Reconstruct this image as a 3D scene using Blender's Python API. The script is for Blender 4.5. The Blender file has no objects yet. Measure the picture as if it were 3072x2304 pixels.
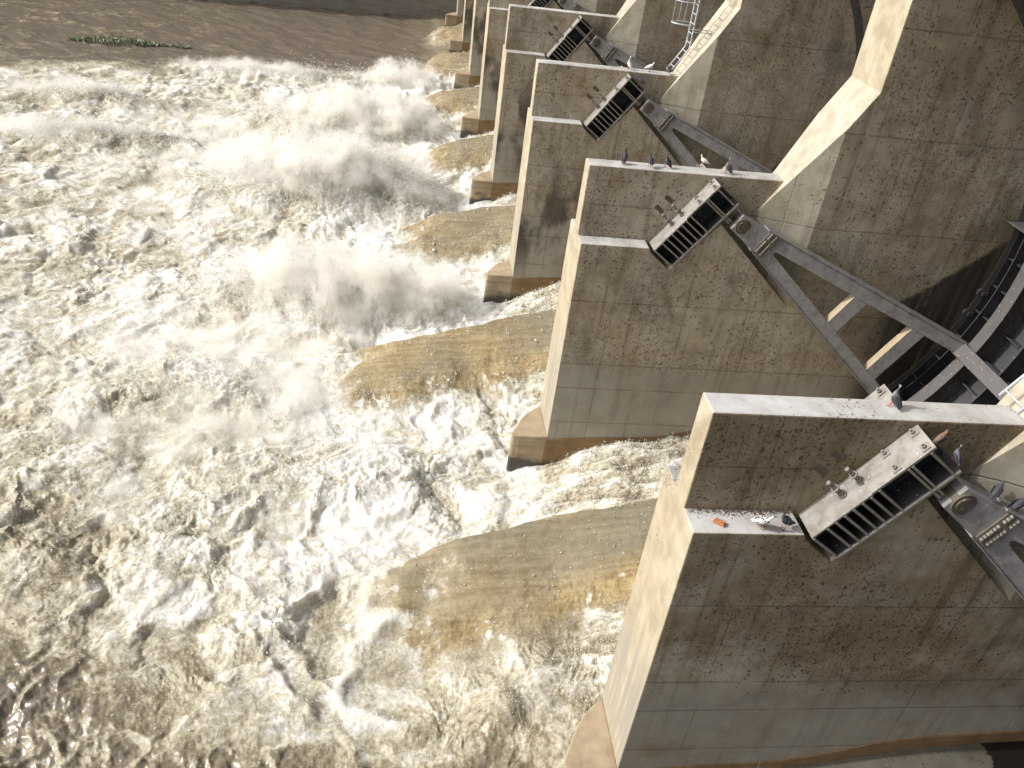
import bpy, bmesh, math, random
import numpy as np
from mathutils import Vector, Matrix

random.seed(7)
S = bpy.context.scene
COL = S.collection
R = math.radians

# ------------------------------------------------------------------ camera
RM = np.array([[0.98845, -0.096, 0.1166], [0.0434, -0.5589, -0.8281], [0.1447, 0.8237, -0.5483]])
CAM = np.array([-4.0236, -8.2241, 5.7683])
cd = bpy.data.cameras.new('camera')
cam = bpy.data.objects.new('camera', cd)
COL.objects.link(cam)
rx = Vector(RM[0]); up = -Vector(RM[1]); fw = Vector(RM[2])
fw.normalize(); rx = (rx - fw * rx.dot(fw)).normalized(); up = rx.cross(fw)
m = Matrix((rx, up, -fw)).transposed().to_4x4()
m.translation = Vector(CAM)
cam.matrix_world = m
cd.sensor_width = 36
cd.lens = 36 * 2522.58 / 3072
cd.clip_end = 2000
cd.clip_start = 0.05
S.camera = cam

# ------------------------------------------------------------------ light
SUN_EL, SUN_AZ = R(35.5), R(1.6)
sdir = Vector((-math.cos(SUN_EL) * math.cos(SUN_AZ), math.cos(SUN_EL) * math.sin(SUN_AZ), math.sin(SUN_EL)))
ld = bpy.data.lights.new('sun', 'SUN')
ld.energy = 3.5
ld.angle = R(0.55)
ld.color = (1.0, 0.965, 0.905)
sun = bpy.data.objects.new('sun', ld)
COL.objects.link(sun)
sun.rotation_euler = sdir.to_track_quat('Z', 'Y').to_euler()
w = bpy.data.worlds.new('World')
S.world = w
w.use_nodes = True
wt = w.node_tree
bg = wt.nodes['Background']
sky = wt.nodes.new('ShaderNodeTexSky')
sky.sky_type = 'NISHITA'
sky.sun_disc = False
sky.sun_elevation = SUN_EL
sky.sun_rotation = math.atan2(sdir.x, sdir.y)
sky.dust_density = 6.0
sky.ozone_density = 0.3
sky.air_density = 0.8
hs = wt.nodes.new('ShaderNodeHueSaturation'); hs.inputs['Saturation'].default_value = 0.42   # hazy white sky
wt.links.new(sky.outputs[0], hs.inputs['Color']); wt.links.new(hs.outputs[0], bg.inputs[0])
bg.inputs[1].default_value = 0.15
S.view_settings.view_transform = 'Standard'
S.view_settings.look = 'None'
S.view_settings.exposure = 0.0
S.view_settings.gamma = 1
S.cycles.use_denoising = True
S.cycles.max_bounces = 14
S.cycles.diffuse_bounces = 6
S.cycles.transmission_bounces = 6

# ------------------------------------------------------------------ node helper
class NT:
    def __init__(s, name):
        s.m = bpy.data.materials.new(name); s.m.use_nodes = True
        s.t = s.m.node_tree
        s.b = s.t.nodes['Principled BSDF']
        s.out = s.t.nodes['Material Output']
    def n(s, typ, ins=None, **props):
        nd = s.t.nodes.new('ShaderNode' + typ)
        for k, v in props.items(): setattr(nd, k, v)
        for k, v in (ins or {}).items(): s.put(nd.inputs[k], v)
        return nd
    def put(s, sock, v):
        if hasattr(v, 'is_linked') or hasattr(v, 'links'): s.t.links.new(v, sock)
        elif hasattr(v, 'outputs'): s.t.links.new(v.outputs[0], sock)
        else: sock.default_value = v
    def math(s, op, a, b=0.0, c=None):
        nd = s.n('Math', {0: a, 1: b}, operation=op)
        if c is not None: s.put(nd.inputs[2], c)
        return nd.outputs[0]
    def smooth(s, v, a, b, lo=0.0, hi=1.0):
        nd = s.n('MapRange', {0: v, 1: a, 2: b, 3: lo, 4: hi}, interpolation_type='SMOOTHSTEP')
        return nd.outputs[0]
    def mix(s, f, a, b, blend='MIX'):
        nd = s.n('Mix', data_type='RGBA', blend_type=blend)
        s.put(nd.inputs[0], f); s.put(nd.inputs[6], a); s.put(nd.inputs[7], b)
        return nd.outputs[2]
    def noise(s, vec, scale, detail=4.0, rough=0.55):
        nd = s.n('TexNoise', {'Vector': vec, 'Scale': scale, 'Detail': detail, 'Roughness': rough})
        return nd.outputs[0]
    def scaled(s, vec, sc):
        return s.n('VectorMath', {0: vec, 1: sc}, operation='MULTIPLY').outputs[0]

def C3(r, g, b): return (r, g, b, 1.0)

JZ = (3.4, 1.27, -0.87, -3.02, -4.72, -5.42, -6.45)
JX = (0.98, 4.57, 6.7, 8.9)

def concrete(name, ca, cb, specks=0.7, joints=True, streak=0.5, stain=True, spk_scale=9.0, wet=None, gatewet=False, lowdirt=False, neardark=False, gate_shade=False):
    g = NT(name)
    pos = g.n('NewGeometry').outputs['Position']
    sep = g.n('SeparateXYZ', {0: pos})
    X, Y, Z = sep.outputs
    big = g.noise(pos, 0.45, 4, 0.6)
    mid = g.noise(pos, 2.3, 6, 0.65)
    fine = g.noise(pos, 26, 5, 0.7)
    strk = g.noise(g.scaled(pos, (7.0, 7.0, 0.28)), 1.0, 4, 0.6)
    col = g.mix(g.smooth(big, 0.36, 0.64), ca, cb)
    col = g.mix(g.smooth(mid, 0.3, 0.75), col, g.mix(1.0, col, C3(0.68, 0.66, 0.62), 'MULTIPLY'))
    col = g.mix(g.math('MULTIPLY', g.smooth(strk, 0.5, 0.75), streak), col, g.mix(1.0, col, C3(0.55, 0.5, 0.42), 'MULTIPLY'))
    col = g.mix(g.math('MULTIPLY', g.smooth(strk, 0.42, 0.25), streak * 0.5), col, g.mix(1.0, col, C3(1.35, 1.33, 1.3), 'MULTIPLY'))
    height = g.math('MULTIPLY', fine, 0.25)
    # thin white drips
    dr = g.noise(g.scaled(pos, (11.0, 11.0, 0.12)), 1.0, 1, 0.4)
    dm = g.noise(g.scaled(pos, (0.9, 0.9, 0.5)), 1.0, 2, 0.5)
    drip = g.math('MULTIPLY', g.smooth(dr, 0.725, 0.76), g.smooth(dm, 0.5, 0.6))
    col = g.mix(g.math('MULTIPLY', drip, 0.5), col, C3(0.5, 0.49, 0.46))
    if stain:
        # broad dark run-off and damp staining
        s2 = g.noise(g.scaled(pos, (0.75, 0.75, 0.4)), 1.0, 5, 0.62)
        col = g.mix(g.math('MULTIPLY', g.smooth(s2, 0.52, 0.70), 0.5), col, C3(0.12, 0.095, 0.065))
        grey = g.smooth(g.math('ADD', Z, g.math('MULTIPLY', mid, 1.0)), -3.9, -4.6)
        col = g.mix(g.math('MULTIPLY', grey, 0.55), col, C3(0.30, 0.295, 0.26))
        s4 = g.noise(g.scaled(pos, (0.8, 0.45, 0.42)), 1.0, 5, 0.6)
        mk = g.math('MULTIPLY', g.math('MULTIPLY', g.smooth(Z, -2.2, -4.0), g.smooth(Z, -7.2, -5.6)), g.smooth(Y, 10.0, 17.0))
        col = g.mix(g.math('MULTIPLY', g.math('MULTIPLY', g.smooth(s4, 0.44, 0.58), mk), 0.8), col, C3(0.055, 0.05, 0.04))
        s3 = g.noise(g.scaled(pos, (0.5, 0.9, 0.55)), 1.7, 4, 0.6)
        col = g.mix(g.math('MULTIPLY', g.smooth(s3, 0.56, 0.72), 0.5), col, C3(0.25, 0.165, 0.08))
    if joints:
        wob = g.math('MULTIPLY', g.math('SUBTRACT', g.noise(pos, 3.0, 3), 0.5), 0.035)
        zz = g.math('ADD', Z, wob)
        acc = None
        for z0 in JZ:
            d = g.math('ABSOLUTE', g.math('SUBTRACT', zz, z0))
            l = g.smooth(d, 0.020, 0.006)
            acc = l if acc is None else g.math('MAXIMUM', acc, l)
        xx = g.math('ADD', X, g.math('MULTIPLY', wob, 0.5))
        for x0 in JX:
            d = g.math('ABSOLUTE', g.math('SUBTRACT', xx, x0))
            l = g.math('MULTIPLY', g.smooth(d, 0.014, 0.005), g.smooth(g.noise(pos, 0.8, 2), 0.42, 0.55))
            acc = g.math('MAXIMUM', acc, l)
        acc = g.math('MULTIPLY', acc, g.smooth(g.noise(pos, 1.3, 3), 0.30, 0.52, 0.25, 1.0))
        col = g.mix(g.math('MULTIPLY', acc, 0.34), col, C3(0.07, 0.05, 0.035))
        height = g.math('SUBTRACT', height, g.math('MULTIPLY', acc, 0.7))
    if specks > 0:
        spp = g.n('VectorMath', {0: pos, 1: g.n('VectorMath', {0: g.n('TexNoise', {'Vector': pos, 'Scale': 12.0}).outputs[1], 1: (0.10, 0.10, 0.10)}, operation='MULTIPLY').outputs[0]}, operation='ADD').outputs[0]
        lowclean = g.smooth(g.math('ADD', Z, g.math('MULTIPLY', g.noise(pos, 0.7, 3), 1.2)), -4.9, -3.9, 0.15 if joints else 1.0, 1.0)
        for sc, th, amt in ((spk_scale, 0.30, 1.0), (spk_scale * 1.6, 0.36, 1.0), (spk_scale * 2.7, 0.42, 0.9)):
            v = g.n('TexVoronoi', {'Vector': spp, 'Scale': sc, 'Randomness': 1.0})
            rnd = g.n('SeparateColor', {0: v.outputs[1]}).outputs[0]
            dens = g.math('MULTIPLY', g.smooth(g.noise(pos, 0.55 if sc < 10 else 0.8, 4, 0.6), 0.62 - specks * 0.42, 0.84 - specks * 0.34), lowclean)
            rad = g.math('MULTIPLY', g.math('MULTIPLY', g.math('POWER', rnd, 0.7), th), dens)
            sp = g.smooth(g.math('SUBTRACT', v.outputs[0], rad), 0.04, -0.04)
            sp = g.math('MULTIPLY', sp, g.math('GREATER_THAN', rad, 0.07))
            col = g.mix(g.math('MULTIPLY', sp, 0.62 * amt), col, g.mix(rnd, C3(0.075, 0.052, 0.034), C3(0.13, 0.095, 0.062)))
            height = g.math('ADD', height, g.math('MULTIPLY', sp, 1.2 / (sc / 7.0)))
    if neardark:
        # the nearest wall is darker and browner, most strongly above the third lift
        so = g.math('MULTIPLY', g.math('LESS_THAN', Y, 0.5), g.smooth(g.math('ADD', g.math('ADD', Z, g.math('MULTIPLY', big, 2.5)), g.math('MULTIPLY', X, .22)), -3.6, -2.2, .25, 1.0))
        so = g.math('MULTIPLY', so, g.smooth(g.noise(pos, 0.9, 5, .6), .32, .55, .45, .8))
        col = g.mix(so, col, g.mix(1.0, col, C3(0.48, 0.42, 0.33), 'MULTIPLY'))
    if lowdirt:
        ld_ = g.smooth(g.math('ADD', Z, g.math('MULTIPLY', mid, 2.0)), -2.6, -4.4)
        col = g.mix(g.math('MULTIPLY', ld_, g.smooth(strk, 0.36, 0.6)), col, C3(0.30, 0.275, 0.225))
    rough = 0.9
    if gate_shade:
        pm = g.smooth(g.math('ADD', X, g.math('MULTIPLY', g.math('SUBTRACT', g.noise(pos, 3.0, 5, .65), .5), .55)), 6.32, 6.40)  # shadow under the gate painted near-black and glossy on the floor
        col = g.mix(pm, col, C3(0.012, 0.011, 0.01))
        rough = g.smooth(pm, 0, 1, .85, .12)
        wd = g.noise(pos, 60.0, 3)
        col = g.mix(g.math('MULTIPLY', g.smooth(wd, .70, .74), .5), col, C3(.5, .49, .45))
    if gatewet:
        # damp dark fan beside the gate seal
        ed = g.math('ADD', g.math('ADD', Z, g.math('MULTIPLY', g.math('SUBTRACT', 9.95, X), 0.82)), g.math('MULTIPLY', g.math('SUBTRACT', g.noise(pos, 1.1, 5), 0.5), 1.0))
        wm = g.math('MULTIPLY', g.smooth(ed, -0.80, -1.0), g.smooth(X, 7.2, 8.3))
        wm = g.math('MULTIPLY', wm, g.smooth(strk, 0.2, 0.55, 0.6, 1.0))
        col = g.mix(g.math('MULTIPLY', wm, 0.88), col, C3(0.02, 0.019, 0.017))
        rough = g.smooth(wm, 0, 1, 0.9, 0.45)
    if wet is not None:
        wz = g.math('ADD', Z, g.math('MULTIPLY', g.math('SUBTRACT', g.noise(g.scaled(pos, (1.2, 1.2, 2.0)), 1.0, 4), 0.5), 0.9))
        k = g.smooth(wz, wet, wet - 0.25)
        band = g.noise(g.scaled(pos, (0.6, 0.6, 9.0)), 1.0, 3)
        col = g.mix(g.math('MULTIPLY', g.smooth(band, 0.45, 0.65), 0.35), col, C3(0.16, 0.085, 0.03))
        col = g.mix(g.math('MULTIPLY', k, 0.9), col, C3(0.04, 0.038, 0.034))
        rough = g.smooth(k, 0, 1, 0.85, 0.3)
    g.put(g.b.inputs['Base Color'], col)
    g.put(g.b.inputs['Roughness'], rough)
    g.b.inputs['Specular IOR Level'].default_value = 0.3
    bp = g.n('Bump', {'Height': height, 'Distance': 0.02, 'Strength': 0.8})
    g.put(g.b.inputs['Normal'], bp)
    return g.m

def steel(name, col, rust=0.3, rough=0.55, dirt=0.4):
    g = NT(name)
    pos = g.n('NewGeometry').outputs['Position']
    a = g.noise(pos, 4.0, 6, 0.65); b = g.noise(pos, 17.0, 5, 0.7)
    s = g.noise(g.scaled(pos, (9, 9, 0.8)), 1.0, 4)
    c = g.mix(g.math('MULTIPLY', g.smooth(a, 0.4, 0.7), dirt), C3(*col), C3(col[0] * .5, col[1] * .47, col[2] * .42))
    c = g.mix(g.math('MULTIPLY', g.smooth(s, 0.52, 0.72), dirt * .7), c, C3(col[0] * .62, col[1] * .58, col[2] * .5))
    c = g.mix(g.math('MULTIPLY', g.smooth(b, 0.62, 0.7), rust), c, C3(0.16, 0.085, 0.04))
    v = g.n('TexVoronoi', {'Vector': pos, 'Scale': 13.0})
    rr = g.n('SeparateColor', {0: v.outputs[1]}).outputs[1]
    sp = g.math('MULTIPLY', g.smooth(g.math('SUBTRACT', v.outputs[0], g.math('MULTIPLY', rr, 0.2)), 0.02, -0.02), g.math('GREATER_THAN', rr, 0.72))
    c = g.mix(g.math('MULTIPLY', sp, 0.6), c, C3(0.5, 0.49, 0.46))
    g.put(g.b.inputs['Base Color'], c)
    g.put(g.b.inputs['Roughness'], g.smooth(a, 0.2, 0.8, rough - .1, rough + .2))
    bp = g.n('Bump', {'Height': b, 'Distance': 0.004, 'Strength': 0.5})
    g.put(g.b.inputs['Normal'], bp)
    return g.m

def plain(name, col, rough=0.7, var=0.25, scale=14.0):
    g = NT(name)
    pos = g.n('NewGeometry').outputs['Position']
    a = g.noise(pos, scale, 5, 0.65)
    c = g.mix(g.smooth(a, 0.3, 0.7), C3(*[x * (1 - var) for x in col]), C3(*[min(1, x * (1 + var)) for x in col]))
    g.put(g.b.inputs['Base Color'], c)
    g.b.inputs['Roughness'].default_value = rough
    return g.m

M = {}
M['face'] = concrete('shaded_wall_concrete', C3(0.55, 0.50, 0.405), C3(0.49, 0.42, 0.31), specks=0.85, streak=0.8, neardark=True, gatewet=True)
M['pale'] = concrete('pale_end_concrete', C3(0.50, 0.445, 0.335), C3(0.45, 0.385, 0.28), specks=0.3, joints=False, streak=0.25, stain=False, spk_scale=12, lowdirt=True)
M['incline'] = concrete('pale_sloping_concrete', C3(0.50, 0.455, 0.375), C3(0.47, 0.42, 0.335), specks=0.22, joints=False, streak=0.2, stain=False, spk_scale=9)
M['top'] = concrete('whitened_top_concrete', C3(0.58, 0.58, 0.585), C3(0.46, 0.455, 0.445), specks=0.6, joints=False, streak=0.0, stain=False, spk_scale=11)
M['nose'] = concrete('ochre_footing_concrete', C3(0.46, 0.38, 0.27), C3(0.41, 0.325, 0.22), specks=0.15, joints=False, streak=0.2, stain=False, wet=-7.55, spk_scale=14)
M['strip'] = concrete('ochre_base_strip', C3(0.30, 0.20, 0.10), C3(0.24, 0.165, 0.09), specks=0.0, joints=False, streak=0.3, stain=False, wet=-7.55)
M['floor'] = concrete('dark_floor_concrete', C3(0.085, 0.082, 0.068), C3(0.115, 0.106, 0.086), specks=0.6, joints=False, streak=0.0, stain=False, gate_shade=True)
M['far'] = concrete('grey_abutment_concrete', C3(0.36, 0.34, 0.31), C3(0.31, 0.29, 0.26), specks=0.0, joints=True, streak=0.6, wet=-8.35)
M['seal'] = steel('seal_steel', (0.13, 0.12, 0.11), 0.4)
M['arm'] = steel('grey_painted_steel', (0.245, 0.24, 0.245), 0.2, 0.5, 0.75)
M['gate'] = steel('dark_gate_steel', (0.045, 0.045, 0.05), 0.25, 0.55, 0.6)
M['gatelight'] = steel('grey_gate_girder_steel', (0.105, 0.10, 0.102), 0.2, 0.5, 0.4)
M['tan_side'] = steel('tan_strut_side', (0.42, 0.35, 0.24), 0.2, 0.7, 0.4)
M['hub'] = steel('dusty_pivot_steel', (0.125, 0.108, 0.08), 0.5, 0.7, 0.5)
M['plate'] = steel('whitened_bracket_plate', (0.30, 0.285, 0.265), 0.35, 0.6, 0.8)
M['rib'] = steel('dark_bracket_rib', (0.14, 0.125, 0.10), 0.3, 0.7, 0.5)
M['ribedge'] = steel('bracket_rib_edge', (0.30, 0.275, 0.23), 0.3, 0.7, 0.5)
M['bolt'] = steel('bolt_steel', (0.24, 0.22, 0.20), 0.45, 0.5, 0.4)
M['galv'] = steel('galvanised_rail', (0.50, 0.53, 0.58), 0.05, 0.4, 0.2)
M['patch'] = plain('dark_pocket_patch', (0.13, 0.11, 0.08), 0.9, 0.3)
M['brick'] = plain('red_brick', (0.40, 0.16, 0.075), 0.9, 0.3, 40)
M['dirt'] = plain('brown_debris', (0.10, 0.072, 0.05), 0.95, 0.5, 50)
M['leaf'] = plain('green_leaf', (0.16, 0.20, 0.10), 0.5, 0.5, 5)
M['feather_dark'] = plain('slate_feathers', (0.045, 0.047, 0.058), 0.6, 0.4, 60)
M['feather_grey'] = plain('grey_feathers', (0.20, 0.20, 0.215), 0.65, 0.3, 40)
M['feather_white'] = plain('white_feathers', (0.80, 0.79, 0.77), 0.7, 0.06, 40)
M['feather_brown'] = plain('brown_feathers', (0.17, 0.10, 0.065), 0.7, 0.3, 40)
M['pink'] = plain('pink_leg_skin', (0.45, 0.13, 0.11), 0.6, 0.2)
M['beak'] = plain('dark_beak', (0.05, 0.045, 0.045), 0.5, 0.2)
g = NT('pied_feathers')
pos = g.n('TexCoord').outputs['Object']
nz = g.noise(pos, 26.0, 2, 0.5)
g.put(g.b.inputs['Base Color'], g.mix(g.smooth(nz, 0.53, 0.57), C3(0.8, 0.79, 0.77), C3(0.05, 0.05, 0.06)))
g.b.inputs['Roughness'].default_value = 0.7
M['feather_pied'] = g.m

# ------------------------------------------------------------------ mesh helper
class MB:
    def __init__(s): s.v = []; s.f = []; s.mi = []
    def add(s, vs, fs, mi=0):
        o = len(s.v); s.v += [tuple(p) for p in vs]
        for f in fs: s.f.append(tuple(i + o for i in f)); s.mi.append(mi)
        return s
    def box(s, x0, x1, y0, y1, z0, z1, mi=0):
        vs = [(x0, y0, z0), (x1, y0, z0), (x1, y1, z0), (x0, y1, z0), (x0, y0, z1), (x1, y0, z1), (x1, y1, z1), (x0, y1, z1)]
        return s.add(vs, [(0, 3, 2, 1), (4, 5, 6, 7), (0, 1, 5, 4), (1, 2, 6, 5), (2, 3, 7, 6), (3, 0, 4, 7)], mi)
    def prism(s, poly, fn0, fn1, skip=(), mi=0):
        n = len(poly)
        vs = [fn0(*p) for p in poly] + [fn1(*p) for p in poly]
        fs = [tuple(range(n)), tuple(range(2 * n - 1, n - 1, -1))]
        for i in range(n):
            if i in skip: continue
            j = (i + 1) % n
            fs.append((i, j, n + j, n + i))
        return s.add(vs, fs, mi)
    def cyl(s, p0, p1, r0, r1=None, n=12, caps=True, mi=0):
        r1 = r0 if r1 is None else r1
        p0 = Vector(p0); p1 = Vector(p1); d = (p1 - p0).normalized()
        a = d.orthogonal().normalized(); b = d.cross(a)
        vs = []
        for p, r in ((p0, r0), (p1, r1)):
            for k in range(n):
                t = 2 * math.pi * k / n
                vs.append(p + (a * math.cos(t) + b * math.sin(t)) * r)
        fs = [(k, (k + 1) % n, n + (k + 1) % n, n + k) for k in range(n)]
        if caps: fs += [tuple(range(n - 1, -1, -1)), tuple(range(n, 2 * n))]
        return s.add(vs, fs, mi)
    def tube(s, pts, r, n=8, closed=False, mi=0):
        pts = [Vector(p) for p in pts]; N = len(pts); vs = []; fs = []
        prev = None
        for i, p in enumerate(pts):
            if closed: d = (pts[(i + 1) % N] - pts[i - 1]).normalized()
            else: d = (pts[min(i + 1, N - 1)] - pts[max(i - 1, 0)]).normalized()
            if prev is None: a = d.orthogonal().normalized()
            else: a = (prev - d * prev.dot(d)).normalized()
            prev = a; b = d.cross(a)
            for k in range(n):
                t = 2 * math.pi * k / n
                vs.append(p + (a * math.cos(t) + b * math.sin(t)) * r)
        for i in range(N if closed else N - 1):
            j = (i + 1) % N
            for k in range(n):
                l = (k + 1) % n
                fs.append((i * n + k, i * n + l, j * n + l, j * n + k))
        if not closed: fs += [tuple(range(n - 1, -1, -1)), tuple(range((N - 1) * n, N * n))]
        return s.add(vs, fs, mi)
    def build(s, name, mats, parent=None, origin=None, bevel=0, smooth=False, recalc=True, seg=2):
        o0 = Vector(parent['org']) if parent is not None and origin is None else Vector(origin or (0, 0, 0))
        me = bpy.data.meshes.new(name)
        me.from_pydata([tuple(Vector(p) - o0) for p in s.v], [], s.f)
        for mm in (mats if isinstance(mats, (list, tuple)) else [mats]): me.materials.append(mm)
        me.polygons.foreach_set('material_index', s.mi)
        if recalc:
            bm = bmesh.new(); bm.from_mesh(me)
            bmesh.ops.recalc_face_normals(bm, faces=bm.faces)
            bm.to_mesh(me); bm.free()
        if smooth: me.polygons.foreach_set('use_smooth', [True] * len(me.polygons))
        ob = bpy.data.objects.new(name, me); COL.objects.link(ob)
        if parent is not None: ob.parent = parent
        else: ob.location = o0
        if bevel:
            b = ob.modifiers.new('bevel', 'BEVEL'); b.width = bevel; b.segments = seg; b.limit_method = 'ANGLE'; b.angle_limit = R(35)
        me.update()
        return ob

def tag(o, label=None, cat=None, group=None, kind=None):
    if label: o['label'] = label
    if cat: o['category'] = cat
    if group: o['group'] = group
    if kind: o['kind'] = kind
    return o

ORG = {}
class Par:
    pass
def empty(name, loc, label=None, cat=None, group=None):
    o = bpy.data.objects.new(name, None); COL.objects.link(o)
    o.location = loc; o['org'] = tuple(loc); o.empty_display_size = 0.3
    return tag(o, label, cat, group)

def kids(o): return [c for c in bpy.data.objects if c.parent == o]
def copy_tree(o, parent=None, skip=None):
    c = o.copy(); COL.objects.link(c)
    if parent is not None: c.parent = parent
    for ch in kids(o):
        if skip and skip(ch): continue
        copy_tree(ch, c, skip)
    return c

# ------------------------------------------------------------------ piers
YC, HT, HF = 0.23, 0.23, 0.695
A = -0.465
def xz(y): return lambda x, z: (x, y, z)
def material_by_normal(ob, rules):
    me = ob.data
    for p in me.polygons:
        for i, fn in enumerate(rules):
            if fn(p.normal, p.center): p.material_index = i; break

DK = 5.6
pier0 = empty('dam_pier', (4.0, YC, -9.6))
body = MB()
P = [(0, -1.61), (1.56, -1.61), (1.62, -1.72), (2.10, -2.10), (3.05, -0.92), (5.2, -2.86), (5.2, 1.35), (5.65, 2.15), (5.62, DK), (13, DK), (13, -9.6), (0, -9.6)]
body.prism(P, xz(YC - HF), xz(YC + HF))
ob = body.build('pier_wall', [M['face'], M['pale'], M['top'], M['incline']], pier0, bevel=0.018)
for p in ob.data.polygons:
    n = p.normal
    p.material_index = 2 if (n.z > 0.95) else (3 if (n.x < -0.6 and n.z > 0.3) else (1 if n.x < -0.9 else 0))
# tapering nose of the thick wall, behind the trunnion
tp = MB()
zi = lambda x: 1.72 * (x - 3.95) - 0.80
y0, y1 = YC - HT, YC + HT
f0, f1 = YC - HF, YC + HF
vs = [(3.95, y0, -3.3), (5.2, f0, -3.3), (5.2, f0, zi(5.2)), (3.95, y0, zi(3.95)), (3.95, y1, -3.3), (5.2, f1, -3.3), (5.2, f1, zi(5.2)), (3.95, y1, zi(3.95))]
tp.add(vs, [(0, 1, 2, 3)], 0); tp.add(vs, [(4, 7, 6, 5)], 0); tp.add(vs, [(3, 2, 6, 7)], 1); tp.add(vs, [(0, 3, 7, 4)], 0)
M['taper'] = concrete('clean_taper_concrete', C3(0.42, 0.39, 0.32), C3(0.39, 0.36, 0.285), specks=0.5, gatewet=False, stain=False)
tp.build('tapered_nose', [M['taper'], M['incline']], pier0, recalc=False)
# thin breast wall over the ledge
th = MB()
PT = [(0, -1.61), (0, 0), (4.415, 0), (3.97, -0.765), (3.97, -1.95), (3.0, -1.95), (2.12, -2.4), (1.5, -1.85), (1.4, -1.61)]
th.prism(PT, xz(y0), xz(y1), skip=(3, 4, 5, 6, 7, 8))
ob = th.build('breast_wall', [M['face'], M['pale'], M['top']], pier0, bevel=0.022)
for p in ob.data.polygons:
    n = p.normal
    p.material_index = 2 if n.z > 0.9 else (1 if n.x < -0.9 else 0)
# rounded footing nose
ns = MB()
PN = [(0.01, f1), (-0.2, 0.74), (-0.40, 0.54), (-0.56, 0.32), (-0.69, 0.08), (-0.80, -0.14), (-0.885, -0.32), (-0.90, -0.40), (-0.85, -0.455), (-0.7, -0.475), (0.01, -0.475)]
ns.prism(PN, lambda x, y: (x, y, -6.95), lambda x, y: (x * 1.02, y, -9.6))
ob = ns.build('footing_nose', [M['nose']], pier0, bevel=0.03)
# ochre strip along the wall foot, both sides
SX = [(0.0, -7.02), (1.1, -6.93), (2.0, -6.88), (2.8, -6.82), (3.55, -6.64), (4.56, -6.31), (5.2, -6.21), (7.03, -6.09), (9.5, -5.98), (13, -5.95)]
for side in (-1, 1):
    st = MB()
    poly = [(x, z) for x, z in SX] + [(13, -9.6), (0.0, -9.6)]
    ya = f0 if side < 0 else f1
    st.prism(poly, xz(ya - 0.028 if side < 0 else ya - 0.01), xz(ya + 0.01 if side < 0 else ya + 0.028))
    st.build('base_strip', [M['strip']], pier0, bevel=0.006)
# curved gate seal plates
HUB = (3.5, -0.9)
def arcp(r, a): return (HUB[0] + r * math.cos(a), HUB[1] + r * math.sin(a))
for side in (-1, 1):
    sp = MB()
    an = [R(-46 + 2.5 * k) for k in range(41)]
    poly = [arcp(6.5, a) for a in an if arcp(6.5, a)[1] < DK] + [arcp(6.74, a) for a in reversed(an) if arcp(6.74, a)[1] < DK]
    ya = f0 if side < 0 else f1
    sp.prism(poly, xz(ya - 0.012 if side < 0 else ya - 0.02), xz(ya + 0.02 if side < 0 else ya + 0.012))
    sp.build('seal_plate', [M['seal']], pier0)
# thin dark plates standing for the anchor pockets of the breast wall
GD = Vector((0.588, 0, 0.809)); GN = Vector((0.809, 0, -0.588)); G0 = Vector((1.665, 0, -1.655))
for wv in (0.66, 0.957):
    for side in (-1, 1):
        mb = MB()
        c = G0 + GD * (wv + 0.02)
        yy = y0 if side < 0 else y1
        q = [c + GD * s_ + GN * t_ for s_, t_ in ((-.05, -.52), (.05, -.52), (.05, -.30), (-.05, -.30))]
        mb.prism([(p.x, p.z) for p in q], xz(yy - 0.006 if side < 0 else yy - 0.01), xz(yy + 0.01 if side < 0 else yy + 0.006))
        mb.build('pocket_patch', [M['patch']], pier0)

PL = ['nearest concrete pier, with a brick fragment and two pigeons on its stained ledge',
      'second concrete pier from the camera, three dark pigeons in a row on its top wall',
      'third concrete pier, with two white pigeons and a caged ladder on its top wall',
      'fourth concrete pier from the camera, bare top wall just under the upper photo edge',
      'fifth concrete pier from the camera, its ledge cut off by the upper photo edge',
      'sixth concrete pier from the camera, a narrow dark wall with pale edge and rounded foot',
      'seventh concrete pier from the camera, slim grey wall beside the brown calm water',
      'last concrete pier of the row, only its rounded foot showing by the far wall']
piers = []
for i in range(8):
    o = pier0 if i == 0 else copy_tree(pier0)
    o.location.y = YC + 9 * i
    tag(o, PL[i], 'dam pier', 'concrete piers of the spillway')
    piers.append(o)

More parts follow.
